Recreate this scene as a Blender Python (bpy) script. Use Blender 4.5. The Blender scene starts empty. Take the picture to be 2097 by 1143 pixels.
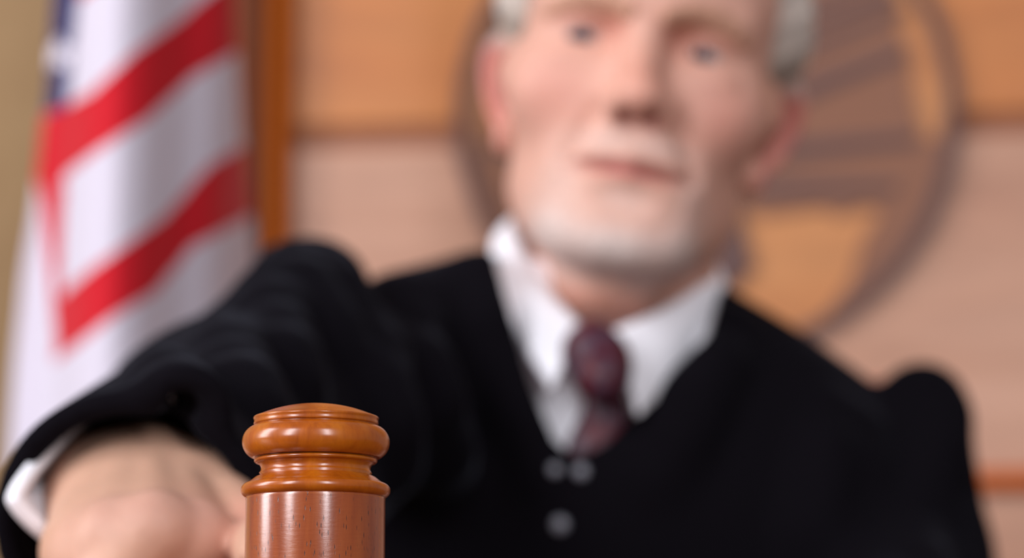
import bpy, bmesh, math, random
import numpy as np
from mathutils import Vector, Matrix, Euler

random.seed(3)
scene = bpy.context.scene
COL = scene.collection
R = math.radians

# ------------------------------------------------------------------ camera
IMG_W, IMG_H, FPX = 2097, 1143, 7000.0
CAM_Z = 0.80
PITCH = math.atan2(1700 - IMG_H / 2, FPX)
cam_data = bpy.data.cameras.new('camera')
cam_data.sensor_width = 36.0
cam_data.sensor_fit = 'HORIZONTAL'
cam_data.lens = FPX / IMG_W * 36.0
cam = bpy.data.objects.new('camera', cam_data)
COL.objects.link(cam)
cam.location = (0, 0, CAM_Z)
cam.rotation_euler = (math.pi / 2 + PITCH, 0, 0)
scene.camera = cam
CAM_M = Matrix.Translation((0, 0, CAM_Z)) @ Euler((math.pi / 2 + PITCH, 0, 0)).to_matrix().to_4x4()
cam_data.dof.use_dof = True
cam_data.dof.aperture_fstop = 6.1
cam_data.dof.focus_distance = 1.145
cam_data.clip_start = 0.05


def P(px, py, d):
    """world point seen at photograph pixel (px, py), d metres in front of the lens"""
    v = CAM_M @ Vector(((px - IMG_W / 2) / FPX * d, (IMG_H / 2 - py) / FPX * d, -d))
    return np.array(v)


# ------------------------------------------------------------------ helpers
def lin(c):
    return tuple(((v / 255) / 12.92 if v / 255 <= 0.04045 else ((v / 255 + 0.055) / 1.055) ** 2.4) for v in c)


def rgba(c):
    return (*lin(c), 1.0)


def obj(name, me, mat=None, parent=None):
    o = bpy.data.objects.new(name, me)
    COL.objects.link(o)
    if mat:
        me.materials.append(mat)
    if parent is not None:
        o.parent = parent
        o.matrix_parent_inverse = parent.matrix_world.inverted()
    return o


def mesh_from(name, verts, faces, smooth=True):
    me = bpy.data.meshes.new(name)
    me.from_pydata([tuple(map(float, v)) for v in verts], [], [tuple(map(int, f)) for f in faces])
    me.validate()
    if smooth:
        me.polygons.foreach_set('use_smooth', [True] * len(me.polygons))
    me.update()
    return me


def tag(o, label=None, cat=None, group=None, kind=None):
    if label: o['label'] = label
    if cat: o['category'] = cat
    if group: o['group'] = group
    if kind: o['kind'] = kind
    return o


def empty(name, loc):
    o = bpy.data.objects.new(name, None)
    COL.objects.link(o)
    o.location = tuple(map(float, loc))
    o.empty_display_size = 0.05
    bpy.context.view_layer.update()
    return o


def box_mesh(name, lo, hi, bevel=0.0, seg=2):
    bm = bmesh.new()
    bmesh.ops.create_cube(bm, size=1.0)
    for v in bm.verts:
        v.co = Vector([lo[i] + (v.co[i] + 0.5) * (hi[i] - lo[i]) for i in range(3)])
    if bevel:
        bmesh.ops.bevel(bm, geom=bm.edges[:], offset=bevel, segments=seg, affect='EDGES', profile=0.6)
    me = bpy.data.meshes.new(name)
    bm.to_mesh(me)
    bm.free()
    return me


def lathe(name, prof, n=128, axis_m=None):
    """prof: (r, z) from bottom to top; r = 0 closes an end"""
    verts, rings = [], []
    for r, z in prof:
        if r <= 1e-7:
            rings.append([len(verts)])
            verts.append((0, 0, z))
        else:
            rings.append(list(range(len(verts), len(verts) + n)))
            verts += [(r * math.cos(2 * math.pi * k / n), r * math.sin(2 * math.pi * k / n), z) for k in range(n)]
    faces = []
    for a, b in zip(rings[:-1], rings[1:]):
        for k in range(n):
            k2 = (k + 1) % n
            if len(a) == 1 and len(b) == 1:
                continue
            if len(a) == 1:
                faces.append((a[0], b[k2], b[k]))
            elif len(b) == 1:
                faces.append((a[k], a[k2], b[0]))
            else:
                faces.append((a[k], a[k2], b[k2], b[k]))
    if len(rings[0]) > 1: faces.append(tuple(reversed(rings[0])))
    if len(rings[-1]) > 1: faces.append(tuple(rings[-1]))
    if axis_m is not None:
        verts = [axis_m @ Vector(v) for v in verts]
    return mesh_from(name, verts, faces)


# ------------------------------------------------------------------ materials
class NT:
    def __init__(self, name):
        self.m = bpy.data.materials.new(name)
        self.m.use_nodes = True
        self.t = self.m.node_tree
        self.b = self.t.nodes['Principled BSDF']

    def n(self, typ, **kw):
        nd = self.t.nodes.new(typ)
        for k, v in kw.items():
            setattr(nd, k, v)
        return nd

    def l(self, a, b):
        self.t.links.new(a, b)

    def set(self, **kw):
        for k, v in kw.items():
            self.b.inputs[k.replace('_', ' ')].default_value = v

    def coords(self, scale=(1, 1, 1), rot=(0, 0, 0), kind='Object'):
        tc = self.n('ShaderNodeTexCoord')
        mp = self.n('ShaderNodeMapping')
        mp.inputs['Scale'].default_value = scale
        mp.inputs['Rotation'].default_value = rot
        self.l(tc.outputs[kind], mp.inputs['Vector'])
        return mp.outputs['Vector']

    def noise(self, vec, scale, detail=4, rough=0.55, dist=0.0):
        t = self.n('ShaderNodeTexNoise')
        t.inputs['Scale'].default_value = scale
        t.inputs['Detail'].default_value = detail
        t.inputs['Roughness'].default_value = rough
        t.inputs['Distortion'].default_value = dist
        self.l(vec, t.inputs['Vector'])
        return t.outputs['Fac']

    def ramp(self, fac, stops):
        r = self.n('ShaderNodeValToRGB')
        e = r.color_ramp.elements
        while len(e) < len(stops): e.new(0.5)
        for el, (p, c) in zip(e, stops):
            el.position = p
            el.color = c
        self.l(fac, r.inputs['Fac'])
        return r.outputs['Color']

    def mix(self, fac, a, b, mode='MIX'):
        m = self.n('ShaderNodeMix', data_type='RGBA', blend_type=mode)
        if isinstance(fac, (int, float)): m.inputs[0].default_value = fac
        else: self.l(fac, m.inputs[0])
        for sock, v in ((m.inputs[6], a), (m.inputs[7], b)):
            if isinstance(v, tuple): sock.default_value = v
            else: self.l(v, sock)
        return m.outputs[2]

    def bump(self, h, strength, dist):
        b = self.n('ShaderNodeBump')
        b.inputs['Strength'].default_value = strength
        b.inputs['Distance'].default_value = dist
        self.l(h, b.inputs['Height'])
        self.l(b.outputs['Normal'], self.b.inputs['Normal'])


def plain(name, col, rough=0.6, spec=0.3, **kw):
    t = NT(name)
    t.set(Base_Color=rgba(col), Roughness=rough)
    t.b.inputs['Specular IOR Level'].default_value = spec
    for k, v in kw.items():
        t.b.inputs[k].default_value = v
    return t.m


def attr_mat(name, rough=0.5, spec=0.3, sheen=0.0, sss=0.0, noise_amt=0.0, noise_scale=300):
    t = NT(name)
    a = t.n('ShaderNodeAttribute', attribute_name='paint')
    c = a.outputs['Color']
    if noise_amt:
        v = t.coords(kind='Object')
        f = t.noise(v, noise_scale, 3)
        c = t.mix(noise_amt, c, t.ramp(f, [(0.3, (0.55, 0.5, 0.5, 1)), (0.7, (1.25, 1.25, 1.25, 1))]), 'MULTIPLY')
    t.l(c, t.b.inputs['Base Color'])
    t.set(Roughness=rough)
    t.b.inputs['Specular IOR Level'].default_value = spec
    if sheen:
        t.b.inputs['Sheen Weight'].default_value = sheen
    if sss:
        t.b.inputs['Subsurface Weight'].default_value = sss
        t.b.inputs['Subsurface Radius'].default_value = (0.012, 0.004, 0.002)
        t.b.inputs['Subsurface Scale'].default_value = 1.0
    return t.m


def wall_wood(name, c0, c1, c2, rough=0.42, rot=R(52)):
    t = NT(name)
    # long diagonal figure, as on flat-cut veneer
    v = t.coords((1.1, 1.0, 5.5), (0, rot, 0))
    f = t.noise(v, 1.6, 5, 0.55, 0.6)
    g = t.noise(v, 9.0, 4, 0.6, 0.2)
    col = t.ramp(f, [(0.25, rgba(c0)), (0.5, rgba(c1)), (0.78, rgba(c2))])
    col = t.mix(0.4, col, t.ramp(g, [(0.3, (0.7, 0.7, 0.7, 1)), (0.7, (1.15, 1.15, 1.15, 1))]), 'MULTIPLY')
    t.l(col, t.b.inputs['Base Color'])
    t.set(Roughness=rough)
    t.b.inputs['Specular IOR Level'].default_value = 0.45
    return t.m


M = {}
M['wood_upper'] = wall_wood('veneer_upper', (162, 88, 36), (188, 114, 54), (206, 138, 76))
M['wood_lower'] = wall_wood('veneer_lower', (170, 121, 96), (186, 138, 112), (204, 157, 132))
M['wood_trim'] = plain('orange_trim_wood', (156, 74, 4), 0.6, 0.1)
M['wood_rail'] = plain('orange_rail_wood', (184, 84, 4), 0.6, 0.08)
M['wood_dark'] = plain('brown_frame_wood', (106, 58, 36), 0.7, 0.1)
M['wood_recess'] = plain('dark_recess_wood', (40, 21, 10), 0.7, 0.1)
M['wood_groove'] = plain('panel_rail_wood', (146, 94, 70), 0.6, 0.15)
M['tan'] = None


def tan_mat():
    t = NT('tan_plaster')
    v = t.coords()
    f = t.noise(v, 25, 4)
    t.l(t.ramp(f, [(0.3, rgba((152, 121, 84))), (0.7, rgba((159, 128, 90)))]), t.b.inputs['Base Color'])
    t.set(Roughness=0.85)
    t.bump(f, 0.1, 0.002)
    return t.m


M['tan'] = tan_mat()
M['seal_wood'] = wall_wood('seal_backing_veneer', (172, 104, 54), (190, 124, 70), (204, 142, 88))
M['seal'] = plain('bronze_seal', (132, 86, 62), 0.55, 0.4)
M['seal_dark'] = plain('dark_bronze_rim', (90, 60, 55), 0.5, 0.4)


def lacquer_mat():
    t = NT('lacquered_gavel_wood')
    v = t.coords((1, 1, 0.35))
    f = t.noise(v, 90, 5, 0.6, 0.4)
    g = t.noise(v, 700, 3, 0.6)
    col = t.ramp(f, [(0.25, rgba((134, 58, 4))), (0.5, rgba((164, 81, 6))), (0.8, rgba((186, 105, 15)))])
    col = t.mix(0.35, col, t.ramp(g, [(0.3, (0.72, 0.66, 0.6, 1)), (0.7, (1.1, 1.1, 1.1, 1))]), 'MULTIPLY')
    t.l(col, t.b.inputs['Base Color'])
    t.set(Roughness=0.26)
    t.b.inputs['Specular IOR Level'].default_value = 0.5
    t.b.inputs['Coat Weight'].default_value = 0.35
    t.b.inputs['Coat Roughness'].default_value = 0.21
    return t.m


def barrel_mat():
    t = NT('grained_gavel_barrel')
    v = t.coords((1, 1, 0.10))
    f = t.noise(v, 160, 5, 0.6, 0.3)
    col = t.ramp(f, [(0.25, rgba((120, 48, 12))), (0.5, rgba((144, 66, 20))), (0.8, rgba((162, 84, 32)))])
    # open pores: short dark dashes along the axis
    vp = t.coords((1, 1, 0.17))
    pn = t.n('ShaderNodeTexVoronoi', feature='F1')
    pn.inputs['Scale'].default_value = 1250
    pn.inputs['Randomness'].default_value = 1.0
    t.l(vp, pn.inputs['Vector'])
    gate = t.noise(t.coords((1, 1, 0.3)), 260, 2)
    pore = t.ramp(pn.outputs['Distance'], [(0.10, (1, 1, 1, 1)), (0.26, (0, 0, 0, 1))])
    gt = t.ramp(gate, [(0.34, (0, 0, 0, 1)), (0.5, (1, 1, 1, 1))])
    mask = t.mix(1.0, pore, gt, 'MULTIPLY')
    col = t.mix(mask, col, rgba((58, 22, 8)))
    t.l(col, t.b.inputs['Base Color'])
    # fine cross-grain ripple plus pores
    rip = t.noise(t.coords((0.5, 0.5, 2.2)), 420, 3, 0.6)
    h = t.mix(0.8, rip, t.ramp(mask, [(0, (1, 1, 1, 1)), (1, (0, 0, 0, 1))]), 'MULTIPLY')
    t.bump(h, 0.34, 0.00025)
    t.set(Roughness=0.27)
    t.b.inputs['Specular IOR Level'].default_value = 0.35
    t.b.inputs['Coat Weight'].default_value = 1.0
    t.b.inputs['Coat IOR'].default_value = 1.6
    t.b.inputs['Coat Roughness'].default_value = 0.2
    return t.m


M['lacquer'] = lacquer_mat()
M['barrel'] = barrel_mat()
M['robe'] = None


def robe_mat():
    t = NT('black_robe_cloth')
    t.set(Base_Color=rgba((17, 15, 19)), Roughness=0.7)
    t.b.inputs['Specular IOR Level'].default_value = 0.0
    t.b.inputs['Sheen Weight'].default_value = 0.06
    t.b.inputs['Sheen Roughness'].default_value = 0.35
    t.b.inputs['Sheen Tint'].default_value = (0.75, 0.8, 1.0, 1)
    f = t.noise(t.coords(), 2500, 2)
    t.bump(f, 0.15, 0.0004)
    return t.m


M['robe'] = robe_mat()
M['shirt'] = plain('white_shirt_cotton', (246, 246, 252), 0.8, 0.2)
M['button'] = plain('dark_shiny_button', (120, 120, 130), 0.22, 0.8)


def tie_mat():
    t = NT('maroon_tie_silk')
    v = t.coords((1, 1, 1), (0, R(38), 0))
    f = t.noise(v, 110, 2, 0.5)
    col = t.ramp(f, [(0.42, rgba((82, 14, 30))), (0.55, rgba((60, 30, 44))), (0.66, rgba((84, 62, 78)))])
    t.l(col, t.b.inputs['Base Color'])
    t.set(Roughness=0.45)
    t.b.inputs['Specular IOR Level'].default_value = 0.4
    return t.m


M['tie'] = tie_mat()
M['skin'] = attr_mat('skin', 0.5, 0.3, sss=0.08, noise_amt=0.10, noise_scale=160)
M['hair'] = attr_mat('grey_hair', 0.6, 0.25, noise_amt=0.4, noise_scale=260)
M['flag'] = attr_mat('flag_cloth', 0.75, 0.15, sheen=0.1)
M['eye'] = attr_mat('eye', 0.15, 0.5)
M['floor'] = plain('brown_carpet', (96, 78, 66), 0.9, 0.1)
M['bench'] = wall_wood('bench_veneer', (120, 62, 26), (140, 78, 36), (156, 94, 48), 0.35)
M['brass'] = plain('brass', (190, 150, 70), 0.3, 0.5, Metallic=1.0)
M['leather'] = plain('black_leather', (26, 24, 24), 0.45, 0.4)


# ------------------------------------------------------------------ signed distance modelling
def A(*v):
    return np.array(v, float)


def sd_cap(p, a, b, ra, rb=None):
    rb = ra if rb is None else rb
    ba = b - a
    t = np.clip(((p - a) @ ba) / (ba @ ba), 0, 1)
    return np.linalg.norm(p - a - t[:, None] * ba, axis=1) - (ra + (rb - ra) * t)


def sd_ell(p, c, r, rot=None):
    q = p - c
    if rot is not None:
        q = q @ rot
    k0 = np.linalg.norm(q / r, axis=1)
    k1 = np.linalg.norm(q / (r * r), axis=1)
    return np.where(k1 > 1e-9, k0 * (k0 - 1) / np.maximum(k1, 1e-9), -np.min(r))


def smin(a, b, k):
    h = np.maximum(k - np.abs(a - b), 0) / k
    return np.minimum(a, b) - h * h * k * 0.25


def smax(a, b, k):
    return -smin(-a, -b, k)


def nets(f, lo, hi, h, nb=12, slack=1.7):
    """surface-nets polygonisation of f(points)->distance inside the box lo..hi"""
    lo, hi = np.array(lo, float), np.array(hi, float)
    nblk = np.ceil((hi - lo) / (h * nb)).astype(int)
    n = nblk * nb + 1
    ii = np.stack(np.meshgrid(*[np.arange(k) for k in nblk], indexing='ij'), -1).reshape(-1, 3)
    cen = lo + (ii + 0.5) * nb * h
    dc = np.concatenate([f(c) for c in np.array_split(cen, max(1, len(cen) // 20000))])
    half = nb * h * 0.5 * math.sqrt(3)
    D = np.empty(n, np.float32)
    big = np.where(dc < 0, -1.0, 1.0)
    for b, s in zip(ii, big):
        i, j, k = b * nb
        D[i:i + nb + 1, j:j + nb + 1, k:k + nb + 1] = s
    act = ii[np.abs(dc) < half * slack + 0.006]
    loc = np.stack(np.meshgrid(*[np.arange(nb + 1)] * 3, indexing='ij'), -1).reshape(-1, 3)
    for chunk in np.array_split(act, max(1, len(act) // 8)):
        pts = np.concatenate([lo + (b * nb + loc) * h for b in chunk])
        val = f(pts).reshape(len(chunk), nb + 1, nb + 1, nb + 1)
        for b, v in zip(chunk, val):
            i, j, k = b * nb
            D[i:i + nb + 1, j:j + nb + 1, k:k + nb + 1] = v
    S = D < 0
    c = np.zeros(n - 1, np.int8)
    for dx in (0, 1):
        for dy in (0, 1):
            for dz in (0, 1):
                c += S[dx:n[0] - 1 + dx, dy:n[1] - 1 + dy, dz:n[2] - 1 + dz]
    cells = np.argwhere((c > 0) & (c < 8))
    idm = np.full(n - 1, -1, np.int32)
    idm[tuple(cells.T)] = np.arange(len(cells))
    corners = np.array([[i & 1, (i >> 1) & 1, (i >> 2) & 1] for i in range(8)])
    vals = np.stack([D[tuple((cells + o).T)] for o in corners], 1).astype(float)
    acc = np.zeros((len(cells), 3))
    cnt = np.zeros(len(cells))
    for a in range(8):
        for ax in range(3):
            b = a | (1 << ax)
            if b == a: continue
            va, vb = vals[:, a], vals[:, b]
            m = (va < 0) != (vb < 0)
            t = np.where(m, va / np.where(m, va - vb, 1), 0)
            acc += np.where(m[:, None], corners[a] + t[:, None] * (corners[b] - corners[a]), 0)
            cnt += m
    verts = lo + (cells + acc / cnt[:, None]) * h
    faces = []
    for ax in range(3):
        sl0 = [slice(None)] * 3; sl1 = [slice(None)] * 3
        sl0[ax] = slice(0, n[ax] - 1); sl1[ax] = slice(1, n[ax])
        s0, s1 = S[tuple(sl0)], S[tuple(sl1)]
        e = np.argwhere(s0 != s1)
        u, w = (ax + 1) % 3, (ax + 2) % 3
        e = e[(e[:, u] > 0) & (e[:, w] > 0) & (e[:, u] < n[u] - 1) & (e[:, w] < n[w] - 1)]
        du, dw = np.eye(3, dtype=int)[u], np.eye(3, dtype=int)[w]
        q = np.stack([idm[tuple((e - du - dw).T)], idm[tuple((e - dw).T)], idm[tuple(e.T)], idm[tuple((e - du).T)]], 1)
        flip = ~s0[tuple(e.T)]
        q[flip] = q[flip][:, ::-1]
        faces.append(q[(q >= 0).all(1)])
    return verts, np.concatenate(faces)


def np_mesh(name, verts, faces):
    me = bpy.data.meshes.new(name)
    nv, nf = len(verts), len(faces)
    me.vertices.add(nv)
    me.vertices.foreach_set('co', verts.astype(np.float32).ravel())
    me.loops.add(nf * 4)
    me.loops.foreach_set('vertex_index', faces.astype(np.int32).ravel())
    me.polygons.add(nf)
    me.polygons.foreach_set('loop_start', np.arange(0, nf * 4, 4, dtype=np.int32))
    me.polygons.foreach_set('loop_total', np.full(nf, 4, np.int32))
    me.polygons.foreach_set('use_smooth', np.ones(nf, bool))
    me.update(calc_edges=True)
    me.validate()
    return me


def paint(me, cols):
    at = me.color_attributes.new('paint', 'FLOAT_COLOR', 'POINT')
    c = np.ones((len(me.vertices), 4), np.float32)
    c[:, :3] = cols
    at.data.foreach_set('color', c.ravel())


def ss(e0, e1, x):
    t = np.clip((x - e0) / (e1 - e0), 0, 1)
    return t * t * (3 - 2 * t)


# ---- head: local frame x = image right, y = out of the face, z = up, origin midway between the ears
HEAD_O = P(1308, 218, 1.925)
HSC = np.array((1.01, 1.0, 0.95))
rot = (Matrix.Rotation(R(10.3), 3, 'Y') @ Matrix.Rotation(R(-2.0), 3, 'Z') @ Matrix.Rotation(R(-0.5), 3, 'X'))
HB = np.array(rot @ Matrix(((1, 0, 0), (0, -1, 0), (0, 0, 1))))      # columns are the local axes


def to_head(p):
    q = ((p - HEAD_O) @ HB) / HSC
    # the nose and mouth sit slightly off the midline
    q[:, 0] -= 0.0042 * ss(0.012, -0.03, q[:, 2]) * ss(0.035, 0.085, q[:, 1]) * ss(0.07, 0.03, np.abs(q[:, 0]))
    return q


def H(x, y, z):
    return HEAD_O + HB @ (A(x, y, z) * HSC)


def mirror(q):
    m = q.copy()
    m[:, 0] = np.abs(m[:, 0])
    return m


def sd_ear(q):
    """q mirrored local coordinates"""
    ca, sa = math.cos(R(48)), math.sin(R(48))
    c = A(0.0735, -0.008, -0.002)
    d = q - c
    d[:, 0] -= 0.27 * d[:, 2]
    a = d[:, 0] * sa - d[:, 1] * ca            # outward / backward in the ear plane
    nrm = d[:, 0] * ca + d[:, 1] * sa
    b = d[:, 2] + 0.18 * a - 0.0 * a
    w = 0.0165 + 0.004 * np.clip(b / 0.03, -1, 1)
    rad = np.sqrt((a / w) ** 2 + (b / 0.031) ** 2)
    rim = np.sqrt(((rad - 0.92) * 0.019) ** 2 + (nrm - 0.001) ** 2) - 0.0042
    plate = np.maximum((rad - 1.0) * 0.017, np.abs(nrm + 0.003) - 0.0028)
    e = smin(rim, plate, 0.004)
    lobe = sd_ell(q, A(0.0705, 0.0, -0.031), A(0.0065, 0.009, 0.011))
    e = smin(e, lobe, 0.007)
    tragus = sd_cap(q, A(0.0725, 0.004, -0.010), A(0.0745, 0.003, 0.002), 0.0045)
    return smin(e, tragus, 0.005)


def sd_head(p):
    ql = to_head(p)
    q = mirror(ql)
    d = sd_ell(q, A(0, -0.008, 0.050), A(0.0765, 0.100, 0.086))
    d = smin(d, sd_ell(q, A(0, 0.030, -0.015), A(0.0655, 0.064, 0.088)), 0.03)
    d = smin(d, sd_ell(q, A(0, 0.052, 0.060), A(0.056, 0.046, 0.045)), 0.03)          # forehead
    d = smin(d, sd_cap(q, A(0.044, -0.004, -0.060), A(0.020, 0.066, -0.090), 0.018, 0.020), 0.03)   # jaw
    d = smin(d, sd_ell(q, A(0, 0.074, -0.094), A(0.024, 0.019, 0.019)), 0.02)          # chin
    d = smin(d, sd_ell(q, A(0, 0.066, -0.056), A(0.037, 0.030, 0.034)), 0.02)          # muzzle
    d = smin(d, sd_ell(q, A(0.044, 0.058, -0.014), A(0.024, 0.024, 0.022)), 0.02)      # cheek
    d = smin(d, sd_cap(q, A(0.050, 0.052, 0.002), A(0.069, 0.012, 0.004), 0.013, 0.010), 0.02)   # cheekbone
    d = smin(d, sd_cap(q, A(0.010, 0.088, 0.034), A(0.046, 0.074, 0.0375), 0.0105, 0.008), 0.014)  # brow
    # eye sockets
    d = smax(d, -sd_ell(q, A(0.031, 0.099, 0.018), A(0.022, 0.0175, 0.0130)), 0.014)
    # lids over the eyeball
    eye = A(0.0325, 0.0735, 0.0175)
    lid = np.linalg.norm(q - eye, axis=1) - 0.0138
    slit = sd_ell(q, eye + A(0.0, 0.013, -0.0032), A(0.0135, 0.012, 0.0042))
    lid = smax(lid, -slit, 0.002)
    d = smin(d, lid, 0.006)
    d = smin(d, sd_ell(q, eye + A(0, 0.0075, -0.015), A(0.017, 0.006, 0.005)), 0.008)     # bag under the eye
    # nose
    n = sd_cap(q, A(0, 0.086, 0.026), A(0, 0.107, -0.016), 0.0080, 0.0105)
    n = smin(n, sd_ell(q, A(0, 0.109, -0.020), A(0.0115, 0.0115, 0.0100)), 0.008)
    n = smin(n, sd_ell(q, A(0.0125, 0.096, -0.024), A(0.0080, 0.011, 0.0085)), 0.006)
    n = smax(n, -sd_ell(q, A(0.0068, 0.101, -0.0315), A(0.0048, 0.0075, 0.0070)), 0.003)
    d = smin(d, n, 0.012)
    # nasolabial furrow and mouth
    d = smax(d, -sd_cap(q, A(0.021, 0.094, -0.026), A(0.034, 0.082, -0.056), 0.0028, 0.0022), 0.010)
    up = sd_cap(q, A(0, 0.0958, -0.0530), A(0.026, 0.0850, -0.0565), 0.0042, 0.0026)
    lo_ = sd_cap(q, A(0, 0.0945, -0.0635), A(0.024, 0.0850, -0.0615), 0.0048, 0.0026)
    d = smin(smin(d, up, 0.006), lo_, 0.006)
    d = smax(d, -sd_cap(q, A(0, 0.1020, -0.0583), A(0.032, 0.0865, -0.0600), 0.0026, 0.0024), 0.004)
    d = smax(d, -sd_ell(q, A(0, 0.104, -0.076), A(0.020, 0.0095, 0.0055)), 0.010)       # under the lip
    d = smin(d, sd_ear(q), 0.005)
    # temple hollow
    d = smax(d, -sd_ell(q, A(0.092, 0.052, 0.030), A(0.020, 0.030, 0.030)), 0.02)
    return d


NECK_B = P(1258, 800, 1.955)


def sd_neck(p):
    a = H(0, -0.022, -0.045)
    d = sd_cap(p, a, NECK_B, 0.053, 0.057)
    q = mirror(to_head(p))
    d = smin(d, sd_ell(q, A(0, 0.030, -0.118), A(0.026, 0.030, 0.020)), 0.03)
    return d


# ---- torso and robe
DS = dict(
    l0=P(1080, 660, 1.91), l1=P(836, 702, 1.85), r0=P(1400, 735, 1.93), r1=P(1728, 932, 1.93),
    belly=P(1270, 1400, 1.95), chest=P(1220, 1090, 1.905))


def sd_torso(p):
    d = sd_cap(p, DS['l0'], DS['l1'], 0.045, 0.040)
    d = smin(d, sd_cap(p, DS['r0'], DS['r1'], 0.045, 0.040), 0.03)
    d = smin(d, sd_ell(p, DS['belly'], A(0.195, 0.13, 0.215)), 0.04)
    d = smin(d, sd_ell(p, DS['chest'], A(0.15, 0.095, 0.115)), 0.05)
    q = p.copy()
    ax = DS['belly']
    q[:, 1] = (q[:, 1] - ax[1]) / 0.68 + ax[1]
    low = sd_cap(q, A(ax[0], ax[1], 0.665), A(ax[0], ax[1], 0.85), 0.19) * 0.7
    return smin(d, low, 0.05)


L_SH, L_EL, L_CU = P(640, 600, 1.80), P(442, 905, 1.69), P(272, 1085, 1.42)
R_SH, R_UP, R_EL, R_WR = P(1888, 838, 1.93), P(1868, 1150, 1.90), P(1820, 1420, 1.82), P(1560, 1490, 1.58)
ARM_N = (L_CU - L_EL) / np.linalg.norm(L_CU - L_EL)


def sd_sleeve_l(p):
    d = sd_cap(p, P(604, 600, 1.80), P(648, 601, 1.81), 0.0275)
    d = smin(d, sd_cap(p, L_SH, L_EL, 0.0275, 0.056), 0.01)
    d = smin(d, sd_cap(p, P(770, 800, 1.84), P(520, 990, 1.67), 0.050, 0.058), 0.02)
    d = smin(d, sd_cap(p, L_EL, L_CU + ARM_N * 0.05, 0.056, 0.060), 0.02)
    # folds running down the sleeve
    for a, b, r0, r1 in FOLDS_L:
        d = smin(d, sd_cap(p, a, b, r0, r1), 0.016)
    return d


FOLDS_L, FOLDS_R, FOLDS_T = [], [], []


def sd_sleeve_r(p):
    d = sd_cap(p, R_SH, R_UP, 0.0265, 0.0445)
    d = smin(d, sd_cap(p, R_UP, R_EL, 0.0445, 0.058), 0.01)
    d = smin(d, sd_cap(p, R_EL, R_WR, 0.055, 0.040), 0.02)
    for a, b, r0, r1 in FOLDS_R:
        d = smin(d, sd_cap(p, a, b, r0, r1), 0.014)
    return d


def sd_robe_solid(p):
    t = sd_torso(p)
    for a, b, r0, r1 in FOLDS_T:
        t = smin(t, sd_cap(p, a, b, r0, r1), 0.02)
    d = smin(t, sd_sleeve_l(p), 0.010)
    return smin(d, sd_sleeve_r(p), 0.008)


def surf_d(px, py, f, d0=1.30, d1=2.0):
    """distance at which a line of sight meets a surface"""
    ds = np.linspace(d0, d1, 351)
    v = f(np.array([P(px, py, d) for d in ds]))
    return ds[np.argmax(v < 0)] if (v < 0).any() else d1


def fold(px0, py0, px1, py1, r0, r1, lift=0.35, n=4):
    out = []
    pts = []
    for k in range(n + 1):
        t = k / n
        px, py, r = px0 + (px1 - px0) * t, py0 + (py1 - py0) * t, r0 + (r1 - r0) * t
        pts.append((P(px, py, surf_d(px, py, sd_robe_solid) + r * (1 - lift * 2 * (0.5 if k in (0, n) else 1.0))), r))
    for (a, ra), (b, rb) in zip(pts[:-1], pts[1:]):
        out.append((a, b, ra, rb))
    return out


_l = (fold(600, 540, 700, 735, 0.010, 0.013) + fold(545, 590, 600, 800, 0.012, 0.015) + fold(690, 560, 735, 700, 0.008, 0.010)
      + fold(455, 690, 520, 860, 0.013, 0.016) + fold(330, 760, 420, 880, 0.012, 0.014))
_r = fold(1842, 880, 1818, 1240, 0.010, 0.016, 0.15) + fold(1948, 850, 1850, 1110, 0.010, 0.014, 0.15) + fold(1880, 1120, 1960, 1330, 0.012, 0.014)
_t = (fold(1700, 860, 1650, 1180, 0.012, 0.018) + fold(1772, 900, 1765, 1200, 0.010, 0.016, 0.2) + fold(1500, 680, 1340, 980, 0.010, 0.014)
      + fold(850, 680, 910, 1000, 0.012, 0.018) + fold(985, 560, 1100, 960, 0.010, 0.013) + fold(760, 660, 800, 950, 0.010, 0.016))
FOLDS_L += _l
FOLDS_R += _r
FOLDS_T += _t

VPOLY = [P(*v) for v in [(1002, 510, 1.93), (1040, 640, 1.87), (1092, 800, 1.83), (1138, 900, 1.81), (1180, 925, 1.80),
                         (1240, 900, 1.81), (1312, 835, 1.83), (1380, 752, 1.85), (1448, 690, 1.87), (1476, 590, 1.93),
                         (1440, 380, 1.93), (1060, 330, 1.93)]]


def sd_poly_xz(p, poly):
    x = p[:, 0]; z = p[:, 2]
    n = len(poly)
    d = np.full(len(p), 1e9)
    inside = np.zeros(len(p), bool)
    for i in range(n):
        ax, az = poly[i][0], poly[i][2]
        bx, bz = poly[(i + 1) % n][0], poly[(i + 1) % n][2]
        ex, ez = bx - ax, bz - az
        t = np.clip(((x - ax) * ex + (z - az) * ez) / (ex * ex + ez * ez), 0, 1)
        d = np.minimum(d, np.hypot(x - ax - t * ex, z - az - t * ez))
        c = ((az > z) != (bz > z)) & (x < ex * (z - az) / (ez if abs(ez) > 1e-12 else 1e-12) + ax)
        inside ^= c
    return np.where(inside, -d, d)


def f_robe(p):
    s = sd_robe_solid(p)
    th = 0.0085 + 0.0030 * np.exp(-(np.linalg.norm(p - L_CU, axis=1) / 0.085) ** 4)
    d = np.maximum(s, -(s + th))
    v = np.maximum(sd_poly_xz(p, VPOLY), p[:, 1] - (P(1250, 500, 2.02)[1]))
    d = smax(d, -v, 0.004)
    # sleeve ends and hem
    cut = ARM_N - A(0, 0, 0.24)                       # the open end slants: longer on top
    cut = cut / np.linalg.norm(cut)
    d = np.where(np.linalg.norm(p - L_CU, axis=1) < 0.2, smax(d, (p - L_CU) @ cut, 0.006), d)
    rn = (R_WR - R_EL) / np.linalg.norm(R_WR - R_EL)
    d = np.where(np.linalg.norm(p - R_WR, axis=1) < 0.15, np.maximum(d, (p - R_WR) @ rn), d)
    return d


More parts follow.
